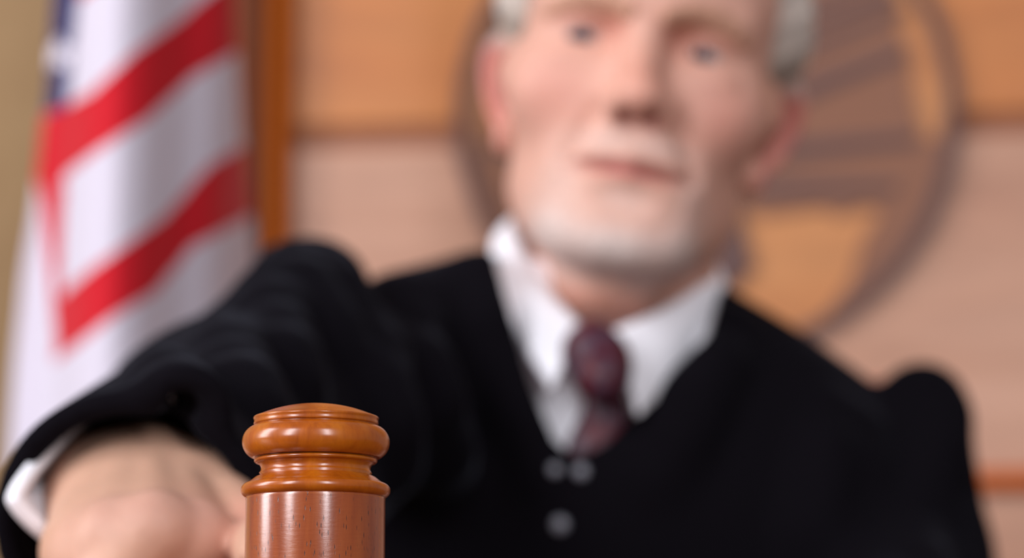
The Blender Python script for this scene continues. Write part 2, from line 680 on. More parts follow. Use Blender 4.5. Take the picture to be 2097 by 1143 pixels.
def f_shirt(p):
    s = sd_torso(p)
    d = np.abs(s + 0.011) - 0.0022
    d = np.maximum(d, sd_poly_xz(p, VPOLY) - 0.03)
    d = np.maximum(d, p[:, 1] - P(1250, 600, 1.96)[1])
    nk = sd_cap(p, NECK_B, H(0, -0.022, -0.045), 0.060)
    return np.maximum(d, -nk)


# ---- gripping hand (the judge's right hand)
WRIST = P(282, 1028, 1.455)
MCP = [P(405, 1112, 1.345), P(318, 1092, 1.335), P(232, 1110, 1.338), P(184, 1148, 1.35)]
GAV_C = P(646, 1020.6, 1.17) - A(0, 0, 0.0275)
GRIP = P(320, 1262, 1.365)
HDIR = (GRIP - GAV_C); HDIR[2] = 0.0; HDIR /= np.linalg.norm(HDIR)


def hand_chains():
    """finger joints closing round the handle"""
    ch = []
    down = A(0, 0, -1.0)
    fwd = np.cross(HDIR, A(0, 0, 1)); fwd /= np.linalg.norm(fwd)
    if fwd[1] > 0: fwd = -fwd                           # towards the lens
    for i, m in enumerate(MCP):
        s = (1.0, 1.06, 1.0, 0.82)[i]
        t = ((m - GAV_C) @ HDIR)
        c = GAV_C + HDIR * t                            # handle axis beside this finger
        pip = c + fwd * 0.030 * s + A(0, 0, 0.004)
        dip = c + fwd * 0.010 - A(0, 0, 0.024)
        tip = c - fwd * 0.014 - A(0, 0, 0.020)
        ch.append([m, pip, dip, tip, (0.0118, 0.0104, 0.0090, 0.0078), s])
    return ch


CHAINS = hand_chains()
THUMB = [P(424, 1040, 1.43), P(536, 1118, 1.355), GAV_C + HDIR * 0.095 + A(0.012, 0, 0.014), GAV_C + HDIR * 0.066 + A(0.008, -0.004, 0.012)]


def sd_hand(p):
    d = sd_ell(p, WRIST, A(0.030, 0.040, 0.031))
    for i, m in enumerate(MCP):
        w = WRIST + A((0.018, 0.006, -0.006, -0.018)[i], 0, 0.002)
        d = smin(d, sd_cap(p, w, m, 0.021, 0.0132), 0.016)
    # palm filling under the knuckles
    mid = (MCP[1] + MCP[2] + WRIST * 1.2) / 3.2
    d = smin(d, sd_ell(p, mid + A(0, 0, -0.014), A(0.034, 0.045, 0.018)), 0.02)
    for i, m in enumerate(MCP):
        w = WRIST + A((0.016, 0.005, -0.006, -0.016)[i], 0, 0.0215)
        d = smin(d, sd_cap(p, w, m + A(0, 0, 0.0095), 0.0035, 0.0040), 0.007)
    for m in MCP:
        d = smin(d, np.linalg.norm(p - (m + A(0, -0.001, 0.002)), axis=1) - 0.0128, 0.006)
    f = None
    for m, a, b, c, r, s in CHAINS:
        g = sd_cap(p, m, a, r[0] * s, r[1] * s)
        g = smin(g, sd_cap(p, a, b, r[1] * s, r[2] * s), 0.005)
        g = smin(g, sd_cap(p, b, c, r[2] * s, r[3] * s), 0.004)
        f = g if f is None else smin(f, g, 0.0015)
    d = smin(d, f, 0.008)
    th = sd_cap(p, THUMB[0], THUMB[1], 0.0200, 0.0140)
    d = smin(d, sd_cap(p, WRIST + A(0.012, 0, 0), THUMB[0], 0.024, 0.0215), 0.015)
    d = smin(d, th, 0.003)
    t2 = smin(sd_cap(p, THUMB[1], THUMB[2], 0.0135, 0.0115), sd_cap(p, THUMB[2], THUMB[3], 0.0115, 0.0085), 0.005)
    d = smin(d, t2, 0.003)
    return smax(d, -(sd_cap(p, GAV_C, GAV_C + HDIR * 0.285, 0.0122)), 0.001)


def sd_arms(p):
    d = sd_cap(p, P(800, 820, 1.87), P(500, 985, 1.72), 0.042, 0.036)
    d = smin(d, sd_cap(p, P(500, 985, 1.72), WRIST, 0.038, 0.030), 0.02)
    d2 = sd_cap(p, P(1800, 900, 1.95), P(1840, 1470, 1.84), 0.036, 0.034)
    d2 = smin(d2, sd_cap(p, P(1840, 1470, 1.84), R_WR + A(0, 0, 0.002), 0.034, 0.024), 0.02)
    return np.minimum(d, d2)


RH_DIR = A(-0.75, -0.63, -0.17)
RH_SIDE = A(0.63, -0.78, 0.0)


def sd_resting(p):
    """left hand lying flat on the bench, below the frame"""
    w = R_WR + A(0, 0, 0.002)
    base = w + RH_DIR * 0.085
    d = sd_ell(p, w + RH_DIR * 0.05, A(0.045, 0.045, 0.016))
    for i, o in enumerate((-0.030, -0.010, 0.010, 0.029)):
        m = base + RH_SIDE * o
        L = (0.060, 0.074, 0.078, 0.068)[i]
        k = m + RH_DIR * L * 0.5 + A(0, 0, 0.005)
        d = smin(d, sd_cap(p, w, m, 0.016, 0.0115), 0.012)
        d = smin(d, smin(sd_cap(p, m, k, 0.0105, 0.0095), sd_cap(p, k, m + RH_DIR * L - A(0, 0, 0.006), 0.0092, 0.0075), 0.004), 0.004)
    t0 = w + RH_DIR * 0.03 + RH_SIDE * 0.03
    d = smin(d, sd_cap(p, t0, t0 + RH_DIR * 0.04 + RH_SIDE * 0.025, 0.015, 0.011), 0.01)
    d = smin(d, sd_cap(p, t0 + RH_DIR * 0.04 + RH_SIDE * 0.025, t0 + RH_DIR * 0.07 + RH_SIDE * 0.028, 0.0105, 0.008), 0.004)
    return d


def near(p, lo, hi, fn, out):
    m = ((p > lo) & (p < hi)).all(1)
    if m.any():
        v = fn(p[m])
        return m, v
    return None, None


def f_body(p):
    d = np.full(len(p), 0.3)
    groups = [
        (HEAD_O - 0.20, HEAD_O + 0.20, sd_head, 0.0),
        (NECK_B - 0.25, NECK_B + 0.32, sd_neck, 0.018),
        (A(-0.35, 1.5, 0.3), A(0.5, 2.4, 1.3), lambda q: sd_torso(q) + 0.027, 0.03),
        (A(-0.4, 1.25, 0.7), A(0.5, 2.2, 1.2), sd_arms, 0.03),
        (GRIP - 0.19, GRIP + 0.19, sd_hand, 0.010),
        (R_WR - 0.24, R_WR + 0.24, sd_resting, 0.012),
    ]
    for lo, hi, fn, k in groups:
        m, v = near(p, lo, hi, fn, d)
        if m is None: continue
        d[m] = np.minimum(d[m], v) if k == 0 else smin(d[m], v, k)
    return d


def blob(q, c, r):
    return np.exp(-(((q - c) / r) ** 2).sum(1))


def beard_mask(q):
    """q mirrored head coordinates: 0..1 density of the short beard"""
    chin = blob(q, A(0.0, 0.078, -0.104), A(0.034, 0.05, 0.0135))
    side = blob(q, A(0.036, 0.064, -0.092), A(0.014, 0.04, 0.017))
    tache = blob(q, A(0.012, 0.096, -0.044), A(0.022, 0.03, 0.0065)) * 0.55
    corner = blob(q, A(0.036, 0.082, -0.066), A(0.009, 0.03, 0.014)) * 0.4
    soul = blob(q, A(0.0, 0.090, -0.076), A(0.013, 0.03, 0.007)) * 0.5
    return np.clip(chin + side * 0.7 + tache + corner + soul, 0, 1)


def body_paint(v):
    ql = to_head(v)
    q = mirror(ql)
    skin = np.tile(np.array(lin((212, 162, 143))), (len(v), 1))

    def over(col, w):
        nonlocal skin
        w = np.clip(w, 0, 1)[:, None]
        skin = skin * (1 - w) + np.array(lin(col)) * w

    head = np.linalg.norm(ql, axis=1) < 0.2
    hw = head.astype(float)
    over((202, 130, 114), hw * 0.5 * blob(q, A(0.045, 0.075, -0.018), A(0.022, 0.04, 0.024)))
    over((208, 138, 118), hw * 0.5 * blob(q, A(0.0, 0.11, -0.012), A(0.014, 0.03, 0.022)))
    over((204, 84, 82), hw * 0.42 * (1 - 0.75 * ss(0.0745, 0.068, q[:, 0] - 0.27 * q[:, 2] - 0.004)) * ss(0.066, 0.078, q[:, 0]) * ss(0.03, 0.01, q[:, 1]) * ss(-0.055, -0.035, q[:, 2]) * ss(0.045, 0.03, q[:, 2]))
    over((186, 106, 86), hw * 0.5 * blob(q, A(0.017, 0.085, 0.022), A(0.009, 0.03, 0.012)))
    over((168, 98, 74), hw * 0.6 * blob(q, A(0.035, 0.085, 0.0255), A(0.020, 0.03, 0.0040)))  # shade of the lid crease under the brow, painted into the skin
    over((122, 66, 56), hw * 0.7 * blob(q, A(0.033, 0.085, 0.0200), A(0.0140, 0.02, 0.0030)))  # dark lashes plus the upper lid's shadow line, both painted on
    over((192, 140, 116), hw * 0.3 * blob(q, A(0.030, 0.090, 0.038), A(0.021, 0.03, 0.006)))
    over((206, 196, 188), hw * 0.85 * beard_mask(q))
    over((180, 74, 72), hw * 0.85 * blob(q, A(0.004, 0.096, -0.0612), A(0.020, 0.02, 0.0030)))
    over((170, 84, 76), hw * 0.6 * blob(q, A(0.0, 0.098, -0.0560), A(0.022, 0.02, 0.0022)))
    over((112, 50, 44), hw * 0.95 * blob(q, A(0.010, 0.098, -0.0585), A(0.027, 0.02, 0.0024)))
    over((120, 44, 38), hw * 0.85 * blob(q, A(0.0072, 0.100, -0.0320), A(0.0055, 0.012, 0.0045)))  # red nostril lining, painted darker to stand for the shade inside
    over((150, 52, 50), hw * 0.6 * blob(q, A(0.0800, -0.006, 0.008), A(0.010, 0.012, 0.014)))
    # grey roots under the hair
    over((176, 168, 158), hw * hair_mask(q))
    # neck a little redder
    nk = ss(-0.115, -0.135, q[:, 2]) * (np.linalg.norm(ql, axis=1) < 0.3)
    over((226, 150, 124), nk * 0.6)
    # hand: tan with pink knuckles
    hd = (np.linalg.norm(v - GRIP, axis=1) < 0.22).astype(float)
    over((202, 158, 133), hd * 0.9)
    for m, a, b, c, r, s in CHAINS:
        for j, rr in ((m + A(0, -0.008, 0.008), 0.013), (a, 0.012)):
            over((184, 138, 126), hd * 0.6 * np.exp(-((np.linalg.norm(v - j, axis=1) / rr) ** 2)))
    over((222, 150, 132), hd * 0.6 * np.exp(-((np.linalg.norm(v - THUMB[1], axis=1) / 0.03) ** 2)))
    return skin


def hair_mask(q):
    x, y, z = q[:, 0], q[:, 1], q[:, 2]
    front = 0.030 + 0.35 * np.maximum(z - 0.03, 0)            # hairline on the temples
    side = ss(0.006, -0.006, y - front) * ss(0.018, 0.034, z + np.where(y < -0.025, 0.06, 0.0))
    top = ss(0.098, 0.112, z + 0.25 * np.minimum(y, 0.06))
    return np.clip(np.maximum(side * ss(0.02, 0.04, x + np.where(y < 0.0, 0.06, 0)), top), 0, 1)


def sd_skull(p):
    q = mirror(to_head(p))
    d = sd_ell(q, A(0, -0.008, 0.050), A(0.0765, 0.100, 0.086))
    d = smin(d, sd_ell(q, A(0, 0.030, -0.015), A(0.0655, 0.064, 0.088)), 0.03)
    d = smin(d, sd_ell(q, A(0, 0.052, 0.060), A(0.056, 0.046, 0.045)), 0.03)
    return d, q


def f_hair(p):
    s, q = sd_skull(p)
    m = hair_mask(q)
    th = (0.0070 + 0.0095 * ss(0.02, 0.055, q[:, 2])) * (m - 0.22) + 0.0016 * np.sin(q[:, 1] * 900 + q[:, 2] * 300) * m
    side_thin = 1 - 0.45 * ss(0.03, -0.01, q[:, 2])
    d = s - th * side_thin
    d = np.maximum(d, -(s + 0.004))
    d = np.maximum(d, (0.12 - m) * 0.02)
    return smax(d, -(sd_ear(q) - 0.003), 0.002)


def f_beard(p):
    q = mirror(to_head(p))
    s = sd_head(p)
    m = beard_mask(q)
    mouth = sd_cap(q, A(0, 0.097, -0.0585), A(0.030, 0.086, -0.0600), 0.0036, 0.0025)
    th = 0.0032 * (m - 0.30) + 0.0006 * np.sin(q[:, 0] * 1500) * np.sin(q[:, 2] * 1300 + 1) * m
    d = s - th
    d = np.maximum(d, -(s + 0.0025))
    d = np.maximum(d, (0.30 - m) * 0.02)
    return np.maximum(d, -mouth)


# ------------------------------------------------------------------ the judge
judge = empty('person', (DS['belly'][0], DS['belly'][1], 0.46))
tag(judge, 'grey-haired judge with short beard in black robe gripping the gavel', 'person')

bv, bf = nets(f_body, (-0.34, 1.20, 0.46), (0.36, 2.12, 1.38), 0.0024)
bme = np_mesh('body', bv, bf)
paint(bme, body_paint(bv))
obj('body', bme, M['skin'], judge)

hv, hf = nets(f_hair, HEAD_O - 0.14, HEAD_O + A(0.14, 0.16, 0.19), 0.0026)
hme = np_mesh('hair', hv, hf)
hq = to_head(hv)
hc = np.array(lin((208, 197, 186)))[None] * (0.9 + 0.15 * np.sin(hq[:, 1:2] * 420 + hq[:, 2:3] * 160))
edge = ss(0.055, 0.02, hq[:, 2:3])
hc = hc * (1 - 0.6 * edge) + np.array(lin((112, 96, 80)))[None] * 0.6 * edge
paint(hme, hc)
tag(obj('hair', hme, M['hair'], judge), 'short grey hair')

bdv, bdf = nets(f_beard, H(0, 0.06, -0.08) - 0.075, H(0, 0.06, -0.08) + 0.075, 0.0020)
bdme = np_mesh('beard', bdv, bdf)
bq = mirror(to_head(bdv))
bw = np.clip(beard_mask(bq) * 0.88 - 0.08, 0, 1)[:, None] * (0.72 + 0.28 * ss(-0.075, -0.095, bq[:, 2]))[:, None]
bc = np.array(lin((214, 208, 203))) * bw + np.array(lin((212, 162, 143))) * (1 - bw)
paint(bdme, bc)
tag(obj('beard', bdme, M['hair'], judge), 'short grey-white beard and moustache')

for sx in (-1, 1):
    # eyeball with a blue-grey iris
    eyec = A(sx * 0.0325, 0.0735, 0.0175)
    gaze = A(-0.27, 1.0, -0.14); gaze /= np.linalg.norm(gaze)
    bm = bmesh.new()
    bmesh.ops.create_uvsphere(bm, u_segments=48, v_segments=32, radius=0.0122)
    loc = np.array([v.co[:] for v in bm.verts])
    for v in bm.verts:
        v.co = Vector(HEAD_O + HB @ ((eyec + np.array(v.co)) * HSC))
    bmesh.ops.recalc_face_normals(bm, faces=bm.faces)
    me = bpy.data.meshes.new('eye'); bm.to_mesh(me); bm.free()
    me.polygons.foreach_set('use_smooth', [True] * len(me.polygons))
    ang = np.arccos(np.clip((loc @ gaze) / 0.0122, -1, 1))
    c = np.tile(np.array(lin((178, 166, 162))), (len(loc), 1))
    c[ang < 0.62] = lin((40, 48, 64))
    c[ang < 0.22] = lin((10, 10, 12))
    paint(me, c)
    obj('eye', me, M['eye'], judge)
    # eyebrow: a low tuft lying on the brow ridge
    pts = [(0.012, 0.0985, 0.031), (0.022, 0.0960, 0.0350), (0.034, 0.0895, 0.0365), (0.045, 0.0815, 0.0340), (0.052, 0.0745, 0.0290)]
    W = [A(sx * a, b, c) for a, b, c in pts]
    rr = (0.0026, 0.0034, 0.0034, 0.0028, 0.0016)

    def f_brow(p, W=W, rr=rr):
        q = to_head(p)
        d = None
        for i in range(4):
            g = sd_cap(q, W[i], W[i + 1], rr[i], rr[i + 1])
            d = g if d is None else smin(d, g, 0.002)
        s = sd_head(p)
        return np.maximum(np.maximum(s - 0.0016, -(s + 0.002)), d - 0.0035)
    cc = H(sx * 0.032, 0.088, 0.042)
    ev, ef = nets(f_brow, cc - 0.04, cc + 0.04, 0.0012)
    if len(ef):
        eme = np_mesh('eyebrow', ev, ef)
        paint(eme, np.tile(np.array(lin((196, 150, 126))), (len(ev), 1)))
        obj('eyebrow', eme, M['hair'], judge)

rv, rf = nets(f_robe, (-0.42, 1.22, 0.44), (0.40, 2.16, 1.24), 0.0036)
robe = obj('robe', np_mesh('robe', rv, rf), M['robe'], judge)
tag(robe, 'loose black judge robe with gathered sleeve heads')

sv, sf = nets(f_shirt, P(1250, 950, 1.75) - 0.16, P(1250, 500, 2.0) + 0.16, 0.0024)
shirt = obj('shirt', np_mesh('shirt', sv, sf), M['shirt'], judge)
tag(shirt, 'white dress shirt with spread collar')


def catmull(pts, n):
    pts = [np.array(p) for p in pts]
    ext = [2 * pts[0] - pts[1]] + pts + [2 * pts[-1] - pts[-2]]
    out = []
    segs = len(pts) - 1
    for k in range(n + 1):
        u = k / n * segs
        i = min(int(u), segs - 1)
        t = u - i
        p0, p1, p2, p3 = ext[i:i + 4]
        out.append(0.5 * ((2 * p1) + (-p0 + p2) * t + (2 * p0 - 5 * p1 + 4 * p2 - p3) * t * t + (-p0 + 3 * p1 - 3 * p2 + p3) * t ** 3))
    return out


def loft(name, top, bot, n=60, rows=8, bulge=0.004, thick=0.003, mat=None, parent=None):
    T, B = catmull([P(*p) for p in top], n), catmull([P(*p) for p in bot], n)
    verts, faces = [], []
    for k in range(n + 1):
        for j in range(rows + 1):
            v = j / rows
            p = T[k] * (1 - v) + B[k] * v
            c = P(1255, 650, 1.95)
            out = p - c; out[2] = 0; out /= max(np.linalg.norm(out), 1e-6)
            verts.append(p + out * bulge * 4 * v * (1 - v))
    for k in range(n):
        for j in range(rows):
            a = k * (rows + 1) + j
            faces.append((a, a + 1, a + rows + 2, a + rows + 1))
    o = obj(name, mesh_from(name, verts, faces), mat, parent)
    md = o.modifiers.new('thick', 'SOLIDIFY')
    md.thickness = thick
    md.offset = 0
    return o


loft('collar',
     [(1196, 676, 1.845), (1112, 580, 1.880), (1052, 466, 1.935), (1085, 440, 2.0), (1250, 470, 2.05), (1425, 520, 2.01), (1460, 560, 1.940), (1365, 630, 1.880), (1254, 680, 1.845)],
     [(1130, 800, 1.815), (1046, 655, 1.862), (1012, 520, 1.932), (1060, 530, 2.02), (1250, 560, 2.075), (1440, 590, 2.03), (1468, 640, 1.935), (1390, 765, 1.862), (1306, 850, 1.815)],
     mat=M['shirt'], parent=shirt)


# tie: knot and blade
def f_knot(p):
    d = sd_cap(p, P(1216, 706, 1.826), P(1232, 775, 1.812), 0.0128, 0.0142)
    d = smin(d, sd_ell(p, P(1196, 725, 1.826), A(0.011, 0.010, 0.012)), 0.01)
    d = smin(d, sd_ell(p, P(1258, 748, 1.822), A(0.009, 0.009, 0.014)), 0.01)
    return d


kv, kf = nets(f_knot, P(1225, 745, 1.82) - 0.045, P(1225, 745, 1.82) + 0.045, 0.0016)
tie = empty('tie', P(1225, 900, 1.80))
tie.parent = judge
tie.matrix_parent_inverse = judge.matrix_world.inverted()
tag(tie, 'dark maroon patterned necktie')
obj('knot', np_mesh('knot', kv, kf), M['tie'], tie)
def on_chest(v):
    return [P(x, y, surf_d(x, y, sd_torso) + o) for x, y, o in v]


L = catmull(on_chest([(1208, 790, 0.0), (1192, 850, 0.003), (1166, 905, 0.006), (1146, 1010, 0.012), (1136, 1100, 0.013)]), 24)
Rr = catmull(on_chest([(1268, 785, 0.0), (1284, 850, 0.003), (1268, 905, 0.006), (1250, 1010, 0.012), (1245, 1100, 0.013)]), 24)
verts, faces = [], []
for a, b in zip(L, Rr):
    for j in range(9):
        t = j / 8
        verts.append(a * (1 - t) + b * t + A(0, -0.005 * 4 * t * (1 - t), 0))
for i in range(24):
    for j in range(8):
        q = i * 9 + j
        faces.append((q, q + 1, q + 10, q + 9))
bl = obj('blade', mesh_from('blade', verts, faces), M['tie'], tie)
md = bl.modifiers.new('thick', 'SOLIDIFY'); md.thickness = 0.003; md.offset = 0


# cuff of the shirt: a soft flattened ring round the wrist
def ring_cuff():
    c0 = P(292, 1000, 1.43)
    back = -ARM_N
    ux = np.cross(A(0, 0, 1), back); ux /= np.linalg.norm(ux)
    if ux[0] < 0: ux = -ux
    uz = np.cross(back, ux)
    if uz[2] < 0: uz = -uz
    verts, faces = [], []
    n, m = 96, 8
    for j in range(m + 1):
        v = j / m
        for k in range(n):
            a = 2 * math.pi * k / n
            cx, cz = math.cos(a), math.sin(a)
            e = 2 / 1.3
            x = math.copysign(abs(cx) ** e, cx) * 0.0490 * (1 + 0.03 * v)
            z = math.copysign(abs(cz) ** e, cz) * (0.046 if cz > 0 else 0.040) * (1 - 0.06 * v)
            z = min(z, 0.033)
            verts.append(c0 + ux * x + uz * z + back * (0.055 * v + 0.030 * (x / 0.05) + 0.045 * float(ss(0.004, 0.032, z))) )
    for j in range(m):
        for k in range(n):
            k2 = (k + 1) % n
            faces.append((j * n + k, j * n + k2, (j + 1) * n + k2, (j + 1) * n + k))
    o = obj('cuff', mesh_from('cuff', verts, faces), M['shirt'], shirt)
    md = o.modifiers.new('thick', 'SOLIDIFY'); md.thickness = 0.0062; md.offset = 0


ring_cuff()


# small round buttons down the closing edge of the robe
def surf_y(px, py, f, d0=1.70, d1=1.95):
    """depth at which the ray through a pixel meets a surface"""
    ds = np.linspace(d0, d1, 251)
    pts = np.array([P(px, py, d) for d in ds])
    v = f(pts)
    i = np.argmax(v < 0)
    return ds[i] if (v < 0).any() else d1


for px, py, r in ((1190, 966, 0.0040), (1137, 962, 0.0034), (1147, 1075, 0.0044)):
    d = surf_y(px, py, sd_robe_solid)
    bm = bmesh.new()
    bmesh.ops.create_uvsphere(bm, u_segments=24, v_segments=14, radius=1.0)
    c = P(px, py, d - 0.001)
    for v in bm.verts:
        v.co = Vector((c[0] + v.co.x * r, c[1] + v.co.y * r * 0.55, c[2] + v.co.z * r))
    me = bpy.data.meshes.new('button'); bm.to_mesh(me); bm.free()
    me.polygons.foreach_set('use_smooth', [True] * len(me.polygons))
    obj('button', me, M['button'], robe)

# ------------------------------------------------------------------ gavel
gj = P(646, 1020.6, 1.17)           # axis where the upper moulding meets the barrel
GZ = 1.0 / 5983
BL = 0.055
gavel = empty('gavel', (gj[0], gj[1], gj[2] - BL - 0.0325))
tag(gavel, 'upright polished wooden gavel with turned rings held in the fist', 'gavel')


def arc(cx, cz, rx, rz, a0, a1, n):
    return [(cx + rx * math.cos(R(a0 + (a1 - a0) * k / n)), cz + rz * math.sin(R(a0 + (a1 - a0) * k / n))) for k in range(n + 1)]


cap = []
cap += [(0.0222, -0.0022), (0.0240, -0.0004)]
cap += arc(0.0226, 0.0026, 0.0030, 0.0026, -80, 78, 16)                # lower bead, widest
cap += [(0.0222, 0.0058), (0.0206, 0.0071), (0.0192, 0.0077), (0.0187, 0.0079)]
cap += arc(0.0203, 0.0100, 0.0016, 0.0018, 232, 128, 10)               # cove
cap += [(0.0195, 0.0117), (0.0201, 0.0120)]
cap += arc(0.0201, 0.0128, 0.0010, 0.0008, -80, 80, 8)                 # thin fillet
cap += [(0.0203, 0.0138), (0.0213, 0.0139)]
cap += arc(0.0196, 0.0192, 0.00565, 0.0058, -68, 80, 28)               # big torus
cap += [(0.0209, 0.0252), (0.0212, 0.0253)]
cap += [(0.0214, 0.0256), (0.02125, 0.0262), (0.02125, 0.0270)] + arc(0.0207, 0.0274, 0.0008, 0.0007, 0, 80, 6)                # lip
Rd = (0.0206 ** 2 + 0.0044 ** 2) / (2 * 0.0044)
for k in range(1, 15):
    r = 0.0206 * (1 - k / 14)
    cap.append((max(r, 0.0), 0.0281 + math.sqrt(Rd * Rd - r * r) - (Rd - 0.0044)))
T_up = Matrix.Translation(Vector(gj))
barrel = obj('barrel', lathe('barrel', [(0.0232, -BL - 0.001), (0.0237, -BL), (0.0239, -BL + 0.001), (0.0239, -0.0008), (0.0239, 0.0), (0.0232, 0.001)], 160), M['barrel'], None)
barrel.location = gj
bpy.context.view_layer.update()
barrel.parent = gavel
barrel.matrix_parent_inverse = gavel.matrix_world.inverted()
for s in (1, -1):
    prof = cap if s == 1 else [(r, -BL - z) for r, z in reversed(cap)]
    o = obj('end_cap', lathe('end_cap', prof, 160), M['lacquer'], None)
    o.location = gj
    bpy.context.view_layer.update()
    o.parent = gavel
    o.matrix_parent_inverse = gavel.matrix_world.inverted()
    o['label'] = 'turned upper moulding with domed top' if s == 1 else 'turned lower moulding'
# handle: turned, swelling towards the butt
hp = [(0.0, 0.012), (0.0075, 0.012), (0.0078, 0.030), (0.0095, 0.033), (0.0095, 0.037), (0.0076, 0.041), (0.0072, 0.07), (0.0085, 0.12), (0.0100, 0.18),
      (0.0108, 0.225), (0.0098, 0.250), (0.0080, 0.256), (0.0105, 0.262), (0.0115, 0.270), (0.0095, 0.279), (0.0, 0.283)]
hp = [(r, z * 0.85) for r, z in hp]
zax = Vector(HDIR)
xax = Vector((0, 0, 1)).cross(zax).normalized()
yax = zax.cross(xax)
mh = Matrix((xax, yax, zax)).transposed().to_4x4()
mh.translation = Vector((gj[0], gj[1], gj[2] - BL / 2))
obj('handle', lathe('handle', hp, 48, mh), M['lacquer'], gavel)

# ------------------------------------------------------------------ room
DESK_Z = gj[2] - BL - 0.0325 - 0.028


def wall_frame():
    a, b = P(600, 270, 2.95), P(2090, 238, 2.885)
    d = b - a; d[2] = 0
    L_ = np.linalg.norm(d); d /= L_
    return a, d, np.array([d[1], -d[0], 0])     # origin, along, normal towards the lens


W0, WD, WN = wall_frame()
if WN[1] > 0: WN = -WN
WANG = math.atan2(WD[1], WD[0])


def wx(px, py=600, off=0.0):
    """distance along the wall of the pixel column"""
    o = np.array(CAM_M.translation)
    r = P(px, py, 1.0) - o
    t = ((W0 + WN * off - o) @ WN) / (r @ WN)
    p = o + r * t
    return (p - W0) @ WD, p[2]


def wall_box(name, x0, x1, z0, z1, d0, d1, mat, bevel=0.0, kind='structure'):
    """box in wall coordinates; depth towards the room"""
    me = box_mesh(name, (x0, -d1, z0), (x1, -d0, z1), bevel)
    o = obj(name, me, mat)
    o.location = (W0[0], W0[1], 0)
    o.rotation_euler = (0, 0, WANG)
    if kind: o['kind'] = kind
    return o


zg0 = wx(760, 303)[1]; zg1 = wx(760, 260)[1]
zl0 = wx(2060, 1005)[1]; zl1 = wx(2060, 968)[1]
xt0, xt1 = wx(556)[0], wx(594)[0]
XR = 1.8
floor = obj('floor', box_mesh('floor', (-2.5, -0.6, -0.05), (3.0, 3.6, 0.0)), M['floor']); floor['kind'] = 'structure'
wall_box('wall_back', xt1, XR, 0.0, 2.6, -0.10, -0.004, M['wood_upper'])
wall_box('trim_1', xt1, XR, zg1, 2.6, -0.004, 0.004, M['wood_upper'], 0.003)      # upper veneer panel
wall_box('trim_2', xt1, XR, zg0, zg1, -0.004, -0.001, M['wood_groove'])            # flat rail between the panels
wall_box('trim_3', xt1, XR, zl1, zg0, -0.004, 0.004, M['wood_lower'], 0.003)       # lower veneer panel
wall_box('trim_4', xt1, XR, zl0, zl1, -0.004, 0.016, M['wood_rail'], 0.006)        # orange rail
wall_box('trim_5', xt1, XR, 0.12, zl0, -0.004, 0.0, M['wood_lower'])               # dado panel
wall_box('baseboard_back', xt1, XR, 0.0, 0.12, -0.004, 0.014, M['wood_trim'], 0.004)
wall_box('trim_6', xt0, xt1, 0.0, 2.6, -0.03, 0.030, M['wood_trim'], 0.008)        # upright orange post
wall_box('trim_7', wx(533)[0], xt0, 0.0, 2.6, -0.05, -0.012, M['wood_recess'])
wall_box('trim_8', wx(440)[0], wx(533)[0], 0.0, 2.6, -0.04, 0.004, M['wood_dark'], 0.004)
wall_box('wall_left', -1.9, wx(440)[0], 0.0, 2.6, -0.12, -0.02, M['tan'])

# seal on the panelled wall
seal_c = wx(1447, 235)
seal = empty('wall_seal', (W0 + WD * seal_c[0] + WN * 0.006) * A(1, 1, 0) + A(0, 0, seal_c[1]))
seal.rotation_euler = (0, 0, WANG)
bpy.context.view_layer.update()
tag(seal, 'round dark seal with spread eagle mounted on wood panel behind the judge', 'wall seal')
SPX = 7000 / 2.91


def seal_pt(px, py):
    return ((px - 1447) / SPX, (235 - py) / SPX)


def plate(name, poly, t0, t1, mat):
    bm = bmesh.new()
    vs = [bm.verts.new((x, -t0, z)) for x, z in poly]
    f = bm.faces.new(vs)
    r = bmesh.ops.extrude_face_region(bm, geom=[f])
    for v in r['geom']:
        if isinstance(v, bmesh.types.BMVert): v.co.y = -t1
    bmesh.ops.recalc_face_normals(bm, faces=bm.faces)
    bmesh.ops.triangulate(bm, faces=[f for f in bm.faces if len(f.verts) > 4])
    me = bpy.data.meshes.new(name); bm.to_mesh(me); bm.free()
    o = obj(name, me, mat)
    o.parent = seal
    return o


def ring_plate(name, r0, r1, a0, a1, t0, t1, mat, n=96):
    o = [(r1 * math.cos(R(a0 + (a1 - a0) * k / n)), r1 * math.sin(R(a0 + (a1 - a0) * k / n))) for k in range(n + 1)]
    i = [(r0 * math.cos(R(a0 + (a1 - a0) * k / n)), r0 * math.sin(R(a0 + (a1 - a0) * k / n))) for k in range(n, -1, -1)]
    verts, faces = [], []
    m = n + 1
    for t in (t0, t1):
        verts += [(x, -t, z) for x, z in o] + [(x, -t, z) for x, z in reversed(i)]
    for k in range(n):
        faces.append((2 * m + k, 2 * m + k + 1, 3 * m + k + 1, 3 * m + k))
        faces.append((k, m + k, m + k + 1, k + 1))
        faces.append((k, k + 1, 2 * m + k + 1, 2 * m + k))
        faces.append((m + k, 3 * m + k, 3 * m + k + 1, m + k + 1))
    me = mesh_from(name, verts, faces, False)
    ob = obj(name, me, mat)
    ob.parent = seal
    return ob


